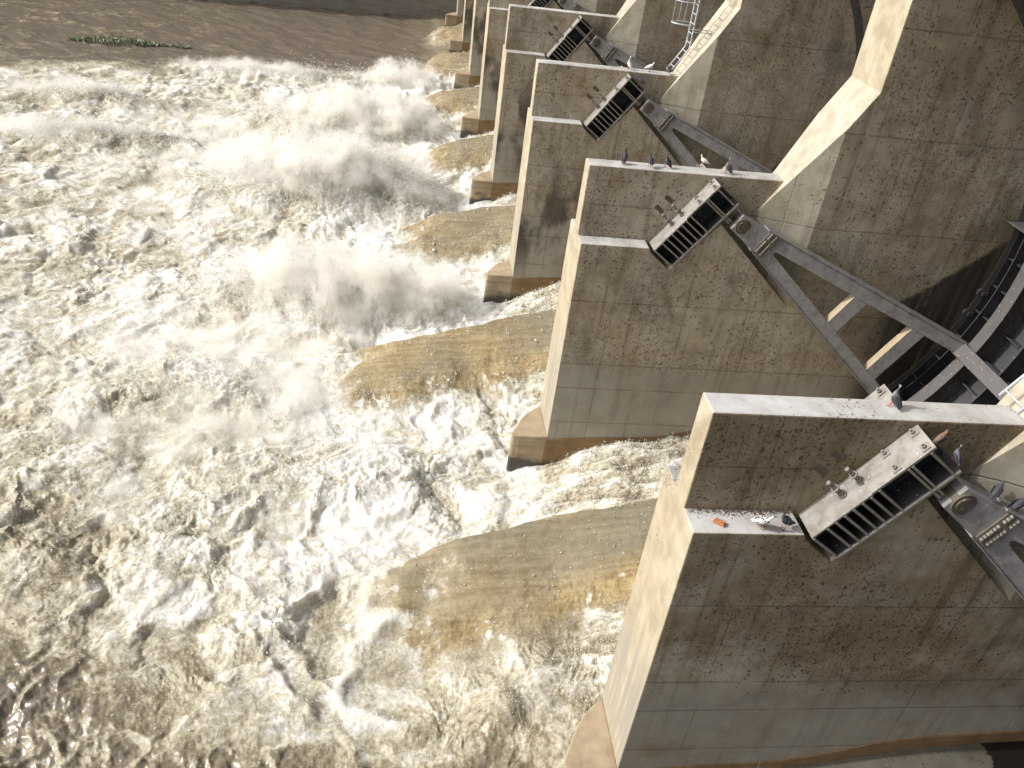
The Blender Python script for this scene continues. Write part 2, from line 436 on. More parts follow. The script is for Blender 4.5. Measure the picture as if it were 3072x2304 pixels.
# ------------------------------------------------------------------ trunnion brackets
def bracket(name):
    e = empty(name, (2.5, -0.23, -1.2))
    def pt(wv, nv, y): p = G0 + GD * wv + GN * nv; return (p.x, y, p.z)
    def slab(mb, w0, w1, n0, n1, ya, yb):
        vs = [pt(w0, n0, ya), pt(w1, n0, ya), pt(w1, n1, ya), pt(w0, n1, ya), pt(w0, n0, yb), pt(w1, n0, yb), pt(w1, n1, yb), pt(w0, n1, yb)]
        mb.add(vs, [(0, 3, 2, 1), (4, 5, 6, 7), (0, 1, 5, 4), (1, 2, 6, 5), (2, 3, 7, 6), (3, 0, 4, 7)])
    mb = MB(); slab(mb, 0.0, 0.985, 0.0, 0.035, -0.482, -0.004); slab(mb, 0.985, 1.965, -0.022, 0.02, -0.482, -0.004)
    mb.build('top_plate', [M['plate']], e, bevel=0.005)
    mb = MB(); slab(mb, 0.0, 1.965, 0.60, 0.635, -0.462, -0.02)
    mb.build('bottom_flange', [M['gate']], e)  # flange, web and ribs near-black: the girder's inner shade put into the colour
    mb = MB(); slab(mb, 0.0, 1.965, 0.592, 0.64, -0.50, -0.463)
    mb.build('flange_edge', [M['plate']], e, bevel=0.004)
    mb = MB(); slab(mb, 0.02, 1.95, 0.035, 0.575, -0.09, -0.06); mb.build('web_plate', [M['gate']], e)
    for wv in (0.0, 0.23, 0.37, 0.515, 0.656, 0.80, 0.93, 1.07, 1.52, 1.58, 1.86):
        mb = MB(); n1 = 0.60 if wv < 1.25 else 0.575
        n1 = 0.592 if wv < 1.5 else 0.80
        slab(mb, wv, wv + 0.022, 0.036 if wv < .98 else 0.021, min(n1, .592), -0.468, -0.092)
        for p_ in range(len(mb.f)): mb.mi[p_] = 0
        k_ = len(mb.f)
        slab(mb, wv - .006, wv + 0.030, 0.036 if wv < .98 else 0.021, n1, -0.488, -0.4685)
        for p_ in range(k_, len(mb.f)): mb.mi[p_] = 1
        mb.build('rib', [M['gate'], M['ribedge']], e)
    for wv, yv in ((1.86, -.09), (1.86, -.39), (1.42, -.09), (1.42, -.39)):
        mb = MB()
        slab(mb, wv - .06, wv + .06, -0.04, -0.022, yv - .055, yv + .055)
        a_ = Vector(pt(wv, -0.03, yv)); mb.cyl(a_, a_ - GN * 0.05, 0.034, n=6); mb.cyl(a_, a_ - GN * 0.085, 0.018, n=8)
        mb.build('bolt', [M['bolt']], e)
    for wv in (0.66, 0.957):
        mb = MB()
        a_ = Vector(pt(wv, 0.0, -0.20))
        mb.cyl(a_, a_ - GN * 0.03, 0.066, n=16); mb.cyl(a_, a_ - GN * 0.33, 0.024, n=10); mb.cyl(a_ - GN * .03, a_ - GN * 0.09, 0.042, n=6)
        mb.cyl(a_ - GN * .17, a_ - GN * 0.195, 0.058, n=16); mb.cyl(a_ - GN * .195, a_ - GN * 0.24, 0.04, n=6); mb.cyl(a_ - GN * .30, a_ - GN * 0.345, 0.033, n=10)
        mb.build('anchor_rod', [M['bolt']], e)
    for yy in (-0.40, -0.18):
        mb = MB(); slab(mb, 1.40, 1.72, 0.645, 0.80, yy, yy + .10)
        mb.build('bearing_lug', [M['hub']], e, bevel=.006)
    return e
BL = ['large ribbed trunnion bracket on the nearest pier with pigeons perched on its lower end',
      'ribbed trunnion bracket on the camera side of the second pier, under three dark pigeons',
      'ribbed trunnion bracket on the third pier with one dark pigeon on its upper end',
      'ribbed trunnion bracket on the camera side of the fourth pier, near the top edge',
      'ribbed trunnion bracket of the fifth pier, just its lower corner showing at the top edge']
br0 = bracket('trunnion_bracket')
for i in range(5):
    o = br0 if i == 0 else copy_tree(br0)
    o.location.y = -0.23 + 9 * i
    tag(o, BL[i], 'gate bracket', 'trunnion brackets on the piers')
BF = ['end of a trunnion bracket peeking over the nearest pier wall behind the grey pigeon',
      'end of a trunnion bracket peeking over the second pier wall below a white pigeon',
      'bolted end of a trunnion bracket just peeking over the third pier wall']
for i in range(3):
    o = copy_tree(br0)
    o.scale.y = -1
    o.location.y = 2 * YC + 0.23 + 9 * i
    tag(o, BF[i], 'gate bracket', 'trunnion brackets on the piers')

# ------------------------------------------------------------------ radial gates
AX = Vector((0.853, 0, -0.522)); AV = Vector((0.522, 0, 0.853)); H0 = Vector((3.5, 0, -0.9))
def dd(u): return 0.10 + 1.05 * max(u, 0) / 6.0
YF = 9 + A           # far face of bay one (camera face of second pier)
YN = 0 + YC + HF     # near face of bay one
gate0 = empty('radial_gate', (9.0, 4.6, -4.5))
def arm(side):
    base = YF if side > 0 else YN
    def at(u, v, off=0.0):
        p = H0 + AX * u + AV * v
        return (p.x, base - side * (dd(u) - off), p.z)
    mb = MB()
    pl = [(-.16, .2), (.5, .285), (5.95, 1.22), (5.9, .91), (1.06, .055), (1.0, .03), (.98, 0), (1.0, -.03), (1.06, -.055), (5.9, -.85), (5.95, -1.14), (.5, -.255), (-.16, -.2)]
    mb.prism(pl, lambda u, v: at(u, v), lambda u, v: at(u, v, .27))
    a_ = mb.build('arm', [M['arm']], gate0, bevel=0.008)
    a_['side'] = side
    def sub(mb2, nm, mt, bv=0):
        c = mb2.build(nm, mt, None, origin=Vector(gate0['org']), bevel=bv)
        c.location = (0, 0, 0); c.parent = a_
        return c
    for u0, u1 in ((3.12, 3.45), (4.72, 5.06)):
        mb = MB()
        h0 = lambda u: .055 + (u - 1.06) * (.855 / 4.84) + .03
        l0 = lambda u: -.055 - (u - 1.06) * (.795 / 4.84) - .03
        mb.prism([(u0, l0(u0)), (u1, l0(u1)), (u1, h0(u1)), (u0, h0(u0))], lambda u, v: at(u, v, .012), lambda u, v: at(u, v, .21))
        so = sub(mb, 'strut', [M['arm'], M['tan_side']])
        for p in so.data.polygons: p.material_index = 1 if p.normal.x < -.5 else 0  # downstream side of each strut in a lighter tan
    mb = MB()   # flange lips along the outer edges of both legs
    mb.prism([(.5, .287), (5.95, 1.222), (5.945, 1.245), (.5, .31)], lambda u, v: at(u, v, -.03), lambda u, v: at(u, v, .30))
    mb.prism([(.5, -.257), (5.95, -1.142), (5.945, -1.165), (.5, -.28)], lambda u, v: at(u, v, -.03), lambda u, v: at(u, v, .30))
    sub(mb, 'flange', [M['arm']])
    mb = MB()   # splice plate
    mb.prism([(.56, -.235), (.80, -.275), (.80, .31), (.56, .27)], lambda u, v: at(u, v, -.022), lambda u, v: at(u, v, .01))
    sub(mb, 'splice_plate', [M['hub']], 0.003)
    for v0 in (-.19, -.03, .14, ):
        for iu in range(2):
            for iv in range(3):
                u, v = .62 + iu * .12, v0 + iv * .055 + (.02 if v0 > 0 else -.02)
                mb = MB(); mb.cyl(at(u, v, -.02), at(u, v, -.065), 0.026, 0.021, n=8)
                sub(mb, 'bolt', [M['bolt']])
    mb = MB(); mb.cyl(at(0, 0, .30), at(0, 0, -.04), 0.17, n=28); mb.cyl(at(0, 0, -.04), at(0, 0, -.06), 0.12, n=24)
    sub(mb, 'pivot_hub', [M['hub']], 0.006)
arm(1); arm(-1)
NA = 26
def arcband(mb, r0, r1, a0, a1, ya, yb, n=NA):
    an = [a0 + (a1 - a0) * k / n for k in range(n + 1)]
    poly = [arcp(r0, a) for a in an] + [arcp(r1, a) for a in reversed(an)]
    mb.prism(poly, xz(ya), xz(yb))
GA0, GA1 = R(-47), R(4.5)
mb = MB(); arcband(mb, 6.86, 6.90, GA0, GA1, YN + .03, YF - .03); mb.build('skin_plate', [M['gate']], gate0)
for ya, yb in ((YF - .06, YF - .03), (YN + .03, YN + .06)):
    mb = MB(); arcband(mb, 6.62, 6.858, GA0, GA1, ya, yb); mb.build('side_plate', [M['gate']], gate0)
for d_, wd, mt, r0 in ((0.42, .03, 'gate', 6.5), (1.22, .34, 'gatelight', 6.22), (2.25, .05, 'gate', 6.30), (2.95, .20, 'gatelight', 6.30), (3.8, .06, 'gate', 6.3), (4.65, .20, 'gatelight', 6.30), (5.35, .05, 'gate', 6.30), (6.39, .34, 'gatelight', 6.22)):
    mb = MB()
    arcband(mb, r0, r0 + .03, GA0 + .01, GA1, YF - d_ - wd / 2, YF - d_ + wd / 2)
    arcband(mb, r0 + .03, 6.858, GA0 + .01, GA1, YF - d_ - .012, YF - d_ + .012)
    mb.build('vertical_rib', [M[mt]], gate0)
for k in range(9):
    an = GA0 + R(2) + (GA1 - GA0 - R(3)) * k / 8
    mb = MB(); arcband(mb, 6.62, 6.857, an - .0018, an + .0018, YN + .07, YF - .07, 1)
    mb.build('stiffener', [M['gate']], gate0)
for sg in (1, -1):
    mb = MB()
    q = [H0 + AX * u + AV * v for u, v in ((5.9, sg * 1.05 - .17), (6.16, sg * 1.05 - .17), (6.16, sg * 1.05 + .17), (5.9, sg * 1.05 + .17))]
    mb.prism([(p.x, p.z) for p in q], xz(YN + .86), xz(YF - .86))
    mb.build('horizontal_girder', [M['gatelight']], gate0, bevel=0.006)
mb = MB()
p0 = arcp(6.25, GA1 + .004); p1 = arcp(6.9, GA1 + .004)
mb.box(p0[0] - .05, p1[0], YN + .03, YF - .03, p1[1], p1[1] + .03); mb.build('top_plate', [M['gatelight']], gate0)
for an in (R(-11), R(-16)):
    mb = MB(); p_ = arcp(6.5, an)
    mb.cyl((p_[0], YF - .02, p_[1]), (p_[0], YF - .10, p_[1]), .11, n=18); mb.box(p_[0], p_[0] + .14, YF - .13, YF - .06, p_[1] - .05, p_[1] + .05)
    mb.build('guide_roller', [M['gatelight']], gate0, bevel=.004)
GL = ['grey steel radial gate of the nearest bay, only its bolted arm visible at right edge',
      'large grey steel radial gate between the first and second piers, ribbed face in shadow',
      'grey steel radial gate arm behind the second pier wall, on the third pier',
      'grey steel radial gate arm behind the third pier wall, left of the ladder',
      'small far radial gate arm on the fifth pier, at the top edge of the photo']
for b in range(5):
    if b == 1: o = gate0
    else:
        o = copy_tree(gate0, skip=(lambda c: c.get('side') == -1) if b == 0 else None)
        o.location.y = 4.6 + 9 * (b - 1)
    tag(o, GL[b], 'radial gate', 'radial gates between the piers')

# ------------------------------------------------------------------ ladders
def ladder(i, label):
    Y = 9 * i
    e = empty('caged_ladder', (4.17, Y + .25, 0.19), label, 'ladder', 'caged ladders on the piers')
    path = [(4.17, .16), (4.52, .73), (4.56, .82), (4.575, .9), (4.56, 2.2), (4.55, 5.6)]
    for yy in (Y + .03, Y + .45):
        mb = MB(); mb.tube([(x, yy, z) for x, z in path], 0.022, 8); mb.build('rail', [M['galv']], e, smooth=True)
    def onp(t):
        x0, z0 = path[0]
        for (xa, za), (xb, zb) in zip(path, path[1:]):
            L = math.hypot(xb - xa, zb - za)
            if t <= L: return xa + (xb - xa) * t / L, za + (zb - za) * t / L
            t -= L
        return path[-1]
    t = .1
    while t < 5.4:
        x, z = onp(t); mb = MB(); mb.tube([(x, Y + .03, z), (x, Y + .45, z)], 0.014, 6); mb.build('rung', [M['galv']], e, smooth=True); t += .27
    z = 1.48; hoops = []
    while z < 5.4:
        pts = []
        for k in range(13):
            a_ = math.pi * k / 12
            pts.append((4.56 - .64 * math.sin(a_) ** .8, Y + .24 + .33 * math.cos(a_), z))
        mb = MB(); mb.tube(pts, 0.016 if z > 1.5 else .022, 6); mb.build('cage_hoop', [M['galv']], e, smooth=True); z += .62
    for k in (2, 6, 10):
        a_ = math.pi * k / 12
        x, y = 4.56 - .64 * math.sin(a_) ** .8, Y + .24 + .33 * math.cos(a_)
        mb = MB(); mb.tube([(x, y, 1.48), (x, y, 5.5)], 0.014, 6); mb.build('cage_strap', [M['galv']], e, smooth=True)
    for z in (1.3, 3.2, 5.0):
        for yy in (Y + .03, Y + .45):
            xw = zi_x = (z + .8) / 1.72 + 3.95 if z < 2.1 else 5.63
            mb = MB(); mb.tube([(4.56, yy, z), (xw + .03, yy, z)], 0.016, 6); mb.build('wall_bracket', [M['galv']], e, smooth=True)
ladder(0, 'blue grey ladder rails at the right edge on the nearest pier')
ladder(2, 'galvanised caged ladder rising from the third pier wall, its shadow on the pale slope')

# ------------------------------------------------------------------ deck, far wall, floor
mb = MB(); mb.box(5.0, 13.0, -10, 73, DK + .02, DK + 1.0)
tag(mb.build('bridge_deck', [M['face']], None, origin=(9, 31, DK), bevel=.02), 'concrete bridge deck resting across the tops of the piers', 'bridge deck')
mb = MB()
wy_ = lambda x: 68.15 + .08 * x
mb.add([(-70, wy_(-70), -11), (14, wy_(14), -11), (14, 75, -11), (-70, 75, -11), (-70, wy_(-70), 1), (14, wy_(14), 1), (14, 75, 1), (-70, 75, 1)], [(0, 3, 2, 1), (4, 5, 6, 7), (0, 1, 5, 4), (1, 2, 6, 5), (2, 3, 7, 6), (3, 0, 4, 7)])
tag(mb.build('abutment_wall', [M['far']], None, origin=(-28, 72, -11)), 'grey concrete bank wall beyond the last pier, dark and wet along the waterline', 'wall')
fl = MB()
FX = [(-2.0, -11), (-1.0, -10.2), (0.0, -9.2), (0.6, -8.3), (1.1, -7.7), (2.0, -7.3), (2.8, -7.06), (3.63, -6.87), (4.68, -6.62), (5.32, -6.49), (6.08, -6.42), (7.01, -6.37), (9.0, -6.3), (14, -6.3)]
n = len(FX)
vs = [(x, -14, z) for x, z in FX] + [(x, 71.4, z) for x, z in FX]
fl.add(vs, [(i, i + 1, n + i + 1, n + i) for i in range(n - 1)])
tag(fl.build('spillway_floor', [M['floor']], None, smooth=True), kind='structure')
mb = MB(); mb.add([(-400, -200, -12), (200, -200, -12), (200, 400, -12), (-400, 400, -12)], [(0, 1, 2, 3)])
tag(mb.build('river_bed', [M['floor']], None), kind='structure')

# ------------------------------------------------------------------ numpy noise
def perlin(x, y, seed):
    rs = np.random.RandomState(seed)
    perm = rs.permutation(512).astype(np.int32)
    ang = rs.rand(512) * 2 * np.pi
    gx, gy = np.cos(ang).astype(np.float32), np.sin(ang).astype(np.float32)
    xi = np.floor(x); yi = np.floor(y)
    xf = (x - xi).astype(np.float32); yf = (y - yi).astype(np.float32)
    xi = xi.astype(np.int64); yi = yi.astype(np.int64)
    def gr(ix, iy, dx, dy):
        h = perm[(perm[ix & 511] + iy) & 511]
        return gx[h] * dx + gy[h] * dy
    u = xf * xf * xf * (xf * (xf * 6 - 15) + 10); v = yf * yf * yf * (yf * (yf * 6 - 15) + 10)
    a = gr(xi, yi, xf, yf); b = gr(xi + 1, yi, xf - 1, yf)
    c = gr(xi, yi + 1, xf, yf - 1); d = gr(xi + 1, yi + 1, xf - 1, yf - 1)
    return ((a + (b - a) * u) * (1 - v) + (c + (d - c) * u) * v) * 1.5
def fbm(x, y, seed, oct=4, gain=.5):
    s = 0; a = 1.0; f = 1.0
    for k in range(oct):
        s = s + a * perlin(x * f, y * f, seed + k); a *= gain; f *= 2.03
    return s
def sst(a, b, x):
    t = np.clip((x - a) / (b - a), 0, 1); return t * t * (3 - 2 * t)
def bump(x, c, s): return np.exp(-((x - c) / s) ** 2)

# ------------------------------------------------------------------ river surface
cx, cy = CAM[0], CAM[1]
rr = [6.2]
while rr[-1] < 92: rr.append(rr[-1] + min(.10, .020 + (rr[-1] - 7) * .0017 if rr[-1] > 7 else .02))
rr = np.array(rr)
NCOL = 1150
aa = np.linspace(R(-48), R(44), NCOL)
RR, AA = np.meshgrid(rr, aa, indexing='ij')
X = (cx + RR * np.sin(AA)); Y = (cy + RR * np.cos(AA))
NR = len(rr)

def hum(xs, zs, x): return np.interp(x, xs, zs)
def surface(X, Y):
    k = np.floor((Y) / 9.0); v = Y - 9 * k          # bay index, position across the bay
    wob = fbm(X * .35, Y * .35, 11, 3)
    chute = hum([-7, -4, -2, -.8, 0, .8, 1.6, 3, 5, 7, 9], [-8.4, -8.36, -8.24, -8.05, -7.86, -7.5, -7.12, -6.82, -6.45, -6.08, -5.9], X)
    z = np.where(X > -7, chute, -8.4)
    # smooth jet sheets
    tips = np.array([-99, -5.0, -6.6, -4.9, -4.0, -4.0, -3.8, -3.0, -99])
    kk = np.clip(k.astype(int) + 1, 0, 8)
    tip = tips[kk]
    vr = hum([-5, -2.3, 0, 3, 8], [4.7, 5.25, 5.7, 6.0, 6.3], X) + .25 * wob
    zr = hum([-6, -3.5, -1, 2, 4, 6, 9], [-7.85, -7.5, -7.1, -6.72, -6.45, -6.2, -5.85], X)
    t = np.clip((vr - v) / 3.5, 0, 1)
    near = .5 * (1 - t) + .5 * np.cos(t * np.pi / 2) ** 1.3
    far = 1 - sst(0, .5, v - vr)
    prof = np.where(v < vr, near, far)
    ex = tip + .6 * np.clip((vr - v - .6) / 2.4, -1, 1) ** 2 + .5 * fbm(X * .9, Y * .9, 21, 2)
    endf = sst(-.2, 2.9, X - ex) ** .8
    sheet = (zr - z) * prof * endf
    isbay = (Y > 0) & (Y < 63) & (tip > -90)
    sheet = np.where(isbay, np.maximum(sheet, 0), 0)
    sm = np.where(isbay, sst(.10, .45, prof) * sst(.15, .75, endf), 0) * sst(9.5, 9, X)
    z = z + sheet
    # rooster tails behind the piers
    pl = np.zeros_like(X)
    def plume(y0, xs, hs, s0, s1, seed):
        h = np.interp(X, xs, hs) * .62
        yy = Y - y0 + .5 * fbm(X * .5, Y * .1, seed, 3)
        pr = np.where(yy > 0, np.exp(-(yy / s1) ** 2), np.exp(-(np.abs(yy) / s0) ** 2.4))
        return h * pr
    P_ = [plume(17.3, [-13, -9.9, -8.3, -6.4, -4.8, -2.5, -1.2], [0, .55, 1.1, 1.65, 1.3, .7, 0], 1.5, 1.6, 31),
          plume(27.0, [-14.5, -11.8, -9.8, -7.1, -4.3, -2.4, -1.4], [0, .7, 1.35, 1.95, 1.7, .8, 0], 2.1, 2.0, 32),
          plume(36.5, [-14, -10, -7.4, -4.4, -2, -1], [0, .9, 1.6, 1.2, .6, 0], 2.0, 2.2, 33),
          plume(45.6, [-14, -8, -5.4, -3.5, -2, -1], [0, .4, .7, .95, .5, 0], 1.1, 1.2, 34),
          plume(45.0, [-26, -16, -13, -9, -6], [0, .3, .45, .4, 0], 1.2, 1.2, 35),
          plume(8.4, [-10, -7, -4.5, -2.2, -1], [0, .45, .6, .45, 0], 1.2, 1.3, 36),
          plume(1.8, [-5, -2.5, -.9, .3], [0, .25, .65, .3], 1.0, .8, 37),
          plume(12.2, [-13, -10.5, -8, -6], [0, .5, .5, 0], 1.5, 1.5, 38),
          plume(31.5, [-24, -19, -15, -12], [0, .8, .6, 0], 1.2, 1.4, 39),
          plume(37.5, [-26, -21, -18, -15], [0, .55, .75, 0], 1.0, 1.2, 40)]
    for p in P_: pl = pl + p
    z = z + pl
    # how churned the water is
    e1 = hum([-40, -26, -19, -15.5, -11, -1, 3], [40, 42.5, 44.5, 47.5, 47.2, 48.2, 49], X) + 1.2 * wob
    farcalm = sst(-1.2, 1.8, Y - e1)
    e0 = hum([-14, -10.1, -8.6, -6.9, -5.5, -4, -2, 0, 2], [3.2, 2.6, 1.6, .9, .9, .6, .2, -.5, -1], X) + .6 * wob
    nearcalm = 1 - sst(-.7, 1.3, Y - e0)
    t_ = np.where(isbay, (vr - v) / 3.5, 0)
    return z, sm, pl, farcalm, nearcalm, wob, t_, X - ex

z, sm, pl, farcalm, nearcalm, wob, tv, tipd = surface(X, Y)
lower = sm * sst(.30, .62, tv + .10 * perlin(X * 1.5, Y * 1.5, 41))
tear = sm * sst(2.2, .3, tipd)
calm = np.clip(farcalm + nearcalm, 0, 1)
semi = (1 - sst(1.8, 5.2, Y - .25 * (X + 6))) * (1 - nearcalm)      # churned less near the lower left
active = (1 - calm)
act = active * (1 - .45 * semi) * (1 - sm * (.95 - .45 * lower - .35 * tear)) * (1 - .35 * np.clip(pl, 0, 1))
inbay = sst(-.6, .6, X)
# domain warp
wx = X + .5 * fbm(X * .8, Y * .8, 51, 3); wy = Y + .5 * fbm(X * .8 + 9, Y * .8, 61, 3)
def billow(f, seed, px=1.0, py=1.0):
    bx_, by_ = (wx, wy) if f < 1.5 else (X + (wx - X) * .25, Y + (wy - Y) * .25)
    n = perlin(bx_ * f * px, by_ * f * py, seed)
    n2 = perlin(bx_ * f * px * 1.27 + 40, by_ * f * py * 1.27, seed + 300)
    if f < .6: return .28 + .20 * (np.sqrt(n * n + .02) - .2) + .42 * n2 * .6
    return .62 * (np.sqrt(n * n + .012) - .06) + .38 * (.5 + .5 * n2) * .8
oct_ = [(.42, .48, 71), (.95, .19, 72), (2.0, .092, 73), (4.2, .056, 74), (9.0, .031, 75), (19., .020, 76), (29., .012, 77)]
himod = .55 + .75 * np.clip(.5 + 1.1 * fbm(X * .55 + 5, Y * .55, 85, 3), 0, 1.2)
H = np.zeros_like(X); hi = np.zeros_like(X); fine_h = np.zeros_like(X)
amp_mod = .65 + .7 * np.clip(fbm(X * .22, Y * .22, 81, 3) + .35, 0, 1.3)
DX = np.zeros_like(X); DY = np.zeros_like(X)
acc = 1.0
for f, a, s in oct_:
    b = billow(f, s)
    m_ = act * amp_mod * (np.where(np.full_like(X, f) < 1.5, 1 - .55 * inbay, 1 - .3 * inbay))
    loc = acc if f > 1.5 else 1.0
    if f > 3: m_ = m_ * himod
    H += a * 1.55 * (b - .28) * m_ * loc
    hi += a * (b - .28) * 3
    if f >= 4: fine_h += (b - .28) * (a / .095)
    DX += a * .35 * perlin(wx * f + 31.7, wy * f, s + 100) * m_
    DY += a * .35 * perlin(wx * f, wy * f + 17.3, s + 200) * m_
    acc = .55 + 1.3 * np.clip(b, 0, .8)
# feathery tufts on the rooster tails, thrown up and downstream
plc = np.clip(pl, 0, 1.3)
tuft = np.clip(perlin(wx * 3.1, wy * 3.1, 171), 0, 1) * .30 + np.clip(perlin(wx * 7.3, wy * 7.3, 172), 0, 1) * .26 + np.clip(perlin(wx * 15., wy * 15., 173), 0, 1) * .16 + np.clip(perlin(X * 31., Y * 31., 174), 0, 1) * .07
H += plc * tuft * .8 * (1 - sm)
DX -= plc * tuft * .5 * (1 - sm); DY -= plc * tuft * .35 * (1 - sm)
# stream ripples in the bays: elongated along the flow
st = fbm(X * .9 - .3 * Y, Y * 3.2, 91, 5, .6)
H += inbay * (1 - sm) * .10 * st
up_ = np.clip(1 - lower - tear, 0, 1)
H += sm * (.05 * fbm(X * .45, Y * .9, 96, 2) + up_ * .010 * fbm(X * 4, Y * 9, 92, 3))
cl = np.abs(perlin(wx * 3.2, wy * 1.3, 141)); cl2 = .3 + .6 * fbm(X * 3.5, Y * 2.4, 142, 4, .65); cl3 = perlin(wx * 17, wy * 9, 143)
H += sm * np.clip(lower + tear, 0, 1) * (.07 * tear * perlin(X * 1.7, Y * 1.7, 147) + .035 * fbm(X * 1.2, Y * 1.8, 144, 3) + .010 * fbm(X * 6, Y * 9, 145, 3, .7))
# calm water waves
wv = fbm(X * .55 + .35 * Y, Y * .55, 93, 5, .55)
wr = 1 - np.abs(fbm(X * .9, Y * .9, 94, 4, .5))
H += calm * (.075 * wv + .012 * (wr - .6))
H += nearcalm * (.10 * (1 - np.abs(perlin(wx * 1.1, wy * 1.1, 95)) * 2) + .03 * fbm(X * 5, Y * 5, 97, 3))
# broken plates, a boil and a ring vortex near the camera
def plate(x0, y0, x1, y1, h, wd):
    dx, dy = x1 - x0, y1 - y0; L = math.hypot(dx, dy); dx /= L; dy /= L
    s_ = (X - x0) * dx + (Y - y0) * dy; q_ = (X - x0) * -dy + (Y - y0) * dx + .22 * perlin(X * 1.6, Y * 1.6, 98)
    return h * sst(-.3, .3, s_) * (1 - sst(L - .3, L + .3, s_)) * np.where(q_ < 0, np.exp(q_ / wd), np.exp(-(q_ / .13) ** 2))
for a_ in ((-6.55, 3.55, -6.5, 3.0, .16, .5), (-6.2, 3.7, -4.9, 2.1, .15, .6), (-6.3, 2.75, -5.1, 1.45, .14, .6), (-7.6, 2.6, -6.4, 1.9, .12, .5)):
    H += plate(*a_) * (1 - .5 * active * (1 - semi))
rad = np.hypot(X + 3.4, (Y - 2.35) * 1.05) + .25 * perlin(X * 1.2, Y * 1.2, 99)
ring = np.exp(-((rad - 1.25) / .22) ** 2) * sst(.9, -.3, X + 3.2)
H += .11 * ring - .16 * np.exp(-(rad / .95) ** 2)
boil = np.exp(-(((X + 1.75) / .42) ** 2 + ((Y - 1.35) / .38) ** 2) ** 1.5)
H = H * (1 - .8 * boil) + .34 * boil
z2_ = z + H
# ---------------- foam amount
lowf = fbm(X * .3, Y * .3, 111, 4)
midf = fbm(wx * 1.3, wy * 1.3, 112, 5, .6)
dist_jet = np.exp(-np.clip(-2 - X, 0, 40) / 11.0)
foam = .46 + .27 * dist_jet + .15 * lowf + .60 * np.clip(H, -.4, .5) + .17 * midf + .11 * fine_h
foam += .10 * np.clip(pl, 0, 1.2) - .22 * np.clip(pl, 0, 1) * (1 - np.clip(H * 1.6, 0, 1))
foam -= .26 * semi + .10 * sst(-5.5, -9.5, X) * sst(14, 6, Y)
fil = 1 - np.abs(fbm(wx * .75, wy * .75, 113, 5, .6)) * 2.6
foam_n = .07 + .38 * np.clip(fil, 0, 1) ** 2 + .12 * midf
foam = foam * (1 - nearcalm) + foam_n * nearcalm
farl = 1 - np.abs(fbm(X * .22 + 3, Y * .32, 114, 5, .62)) * 2.8
foam_f = .02 + .34 * np.clip(farl, 0, 1) ** 3 * sst(-8, -24, X) + .05 * wv + .25 * np.exp(-np.abs(X + 1.5) / 1.5)
foam = foam * (1 - farcalm) + foam_f * farcalm
edge = np.exp(-((v_ := (Y - 9 * np.floor(Y / 9.0))) - 0) ** 2)
# smooth sheets: brown and glassy, foamy toward their lower front edge and tip
grn = fbm(X * 4.5, Y * 3.2, 148, 4, .68)
tearing = np.clip(.13 + .10 * fbm(X * .9, Y * 5.0, 115, 4) + .30 * (lower + tear) * (midf + .25) + .60 * sst(2.6, .3, tipd + .9 * midf + .5 * grn) + .45 * sst(.55, 1.0, tv + .28 * grn + .12 * midf), 0, .9)
foam = foam * (1 - sm) + sm * tearing
instream = inbay * (1 - sm)
foam = foam * (1 - instream) + instream * (.44 + .30 * st + .15 * midf + .1 * fine_h)
foam += .14 * ring - .3 * boil
foam = np.clip(foam, 0, 1)
gold = np.clip(np.maximum(np.maximum(lower, tear * .8), .75 * sm * sst(1.6, -1.2, X + 1.2 * wob)) * (.8 + .6 * lowf), 0, 1)
sheet = np.clip(sm * sst(.78, .42, foam + .25 * (cl2 - .3) * (lower + tear)), 0, 1)
PX, PY, PZ = X + DX, Y + DY, z2_
keep = ~((X > 0.0) & (Y < -.3))
idx = np.arange(NR * NCOL).reshape(NR, NCOL)
q = np.stack([idx[:-1, :-1], idx[:-1, 1:], idx[1:, 1:], idx[1:, :-1]], -1)
kq = keep[:-1, :-1] & keep[1:, 1:] & keep[:-1, 1:] & keep[1:, :-1] & (Y[:-1, :-1] < 71.6) & (X[:-1, :-1] < 9.5)
q = q[kq]
used = np.zeros(NR * NCOL, bool); used[q.ravel()] = True
rem = np.cumsum(used) - 1
vert = np.stack([PX, PY, PZ], -1).reshape(-1, 3)[used].astype(np.float32)
q = rem[q][:, ::-1].astype(np.int32)
def fast_mesh(name, vert, faces, mats):
    me = bpy.data.meshes.new(name)
    me.vertices.add(len(vert)); me.vertices.foreach_set('co', np.ascontiguousarray(vert, np.float32).ravel())
    k = faces.shape[1]
    me.loops.add(faces.size); me.loops.foreach_set('vertex_index', np.ascontiguousarray(faces, np.int32).ravel())
    me.polygons.add(len(faces)); me.polygons.foreach_set('loop_start', np.arange(0, faces.size, k, dtype=np.int32))
    me.update(calc_edges=True)
    for mm in mats: me.materials.append(mm)
    return me

g = NT('river_water')
pos = g.n('NewGeometry').outputs['Position']
fo = g.n('Attribute', attribute_name='foam').outputs['Fac']
go = g.n('Attribute', attribute_name='gold').outputs['Fac']
n1 = g.noise(pos, 13.0, 6, 0.7); n2 = g.noise(pos, 46.0, 4, 0.7)
n0 = g.noise(pos, 4.2, 5, 0.65)
lv = g.smooth(fo, .0, .35, .2, 1.0)
f_ = g.math('ADD', fo, g.math('MULTIPLY', g.math('MULTIPLY', g.math('SUBTRACT', n1, .5), .9), lv))
f_ = g.math('ADD', f_, g.math('MULTIPLY', g.math('MULTIPLY', g.math('SUBTRACT', n0, .5), .55), lv))
f_ = g.math('ADD', f_, g.math('MULTIPLY', g.math('SUBTRACT', n2, .5), .55))
cr = g.n('ValToRGB', {0: f_})
el = cr.color_ramp.elements
el[0].position = 0.05; el[0].color = C3(0.165, 0.137, 0.105)
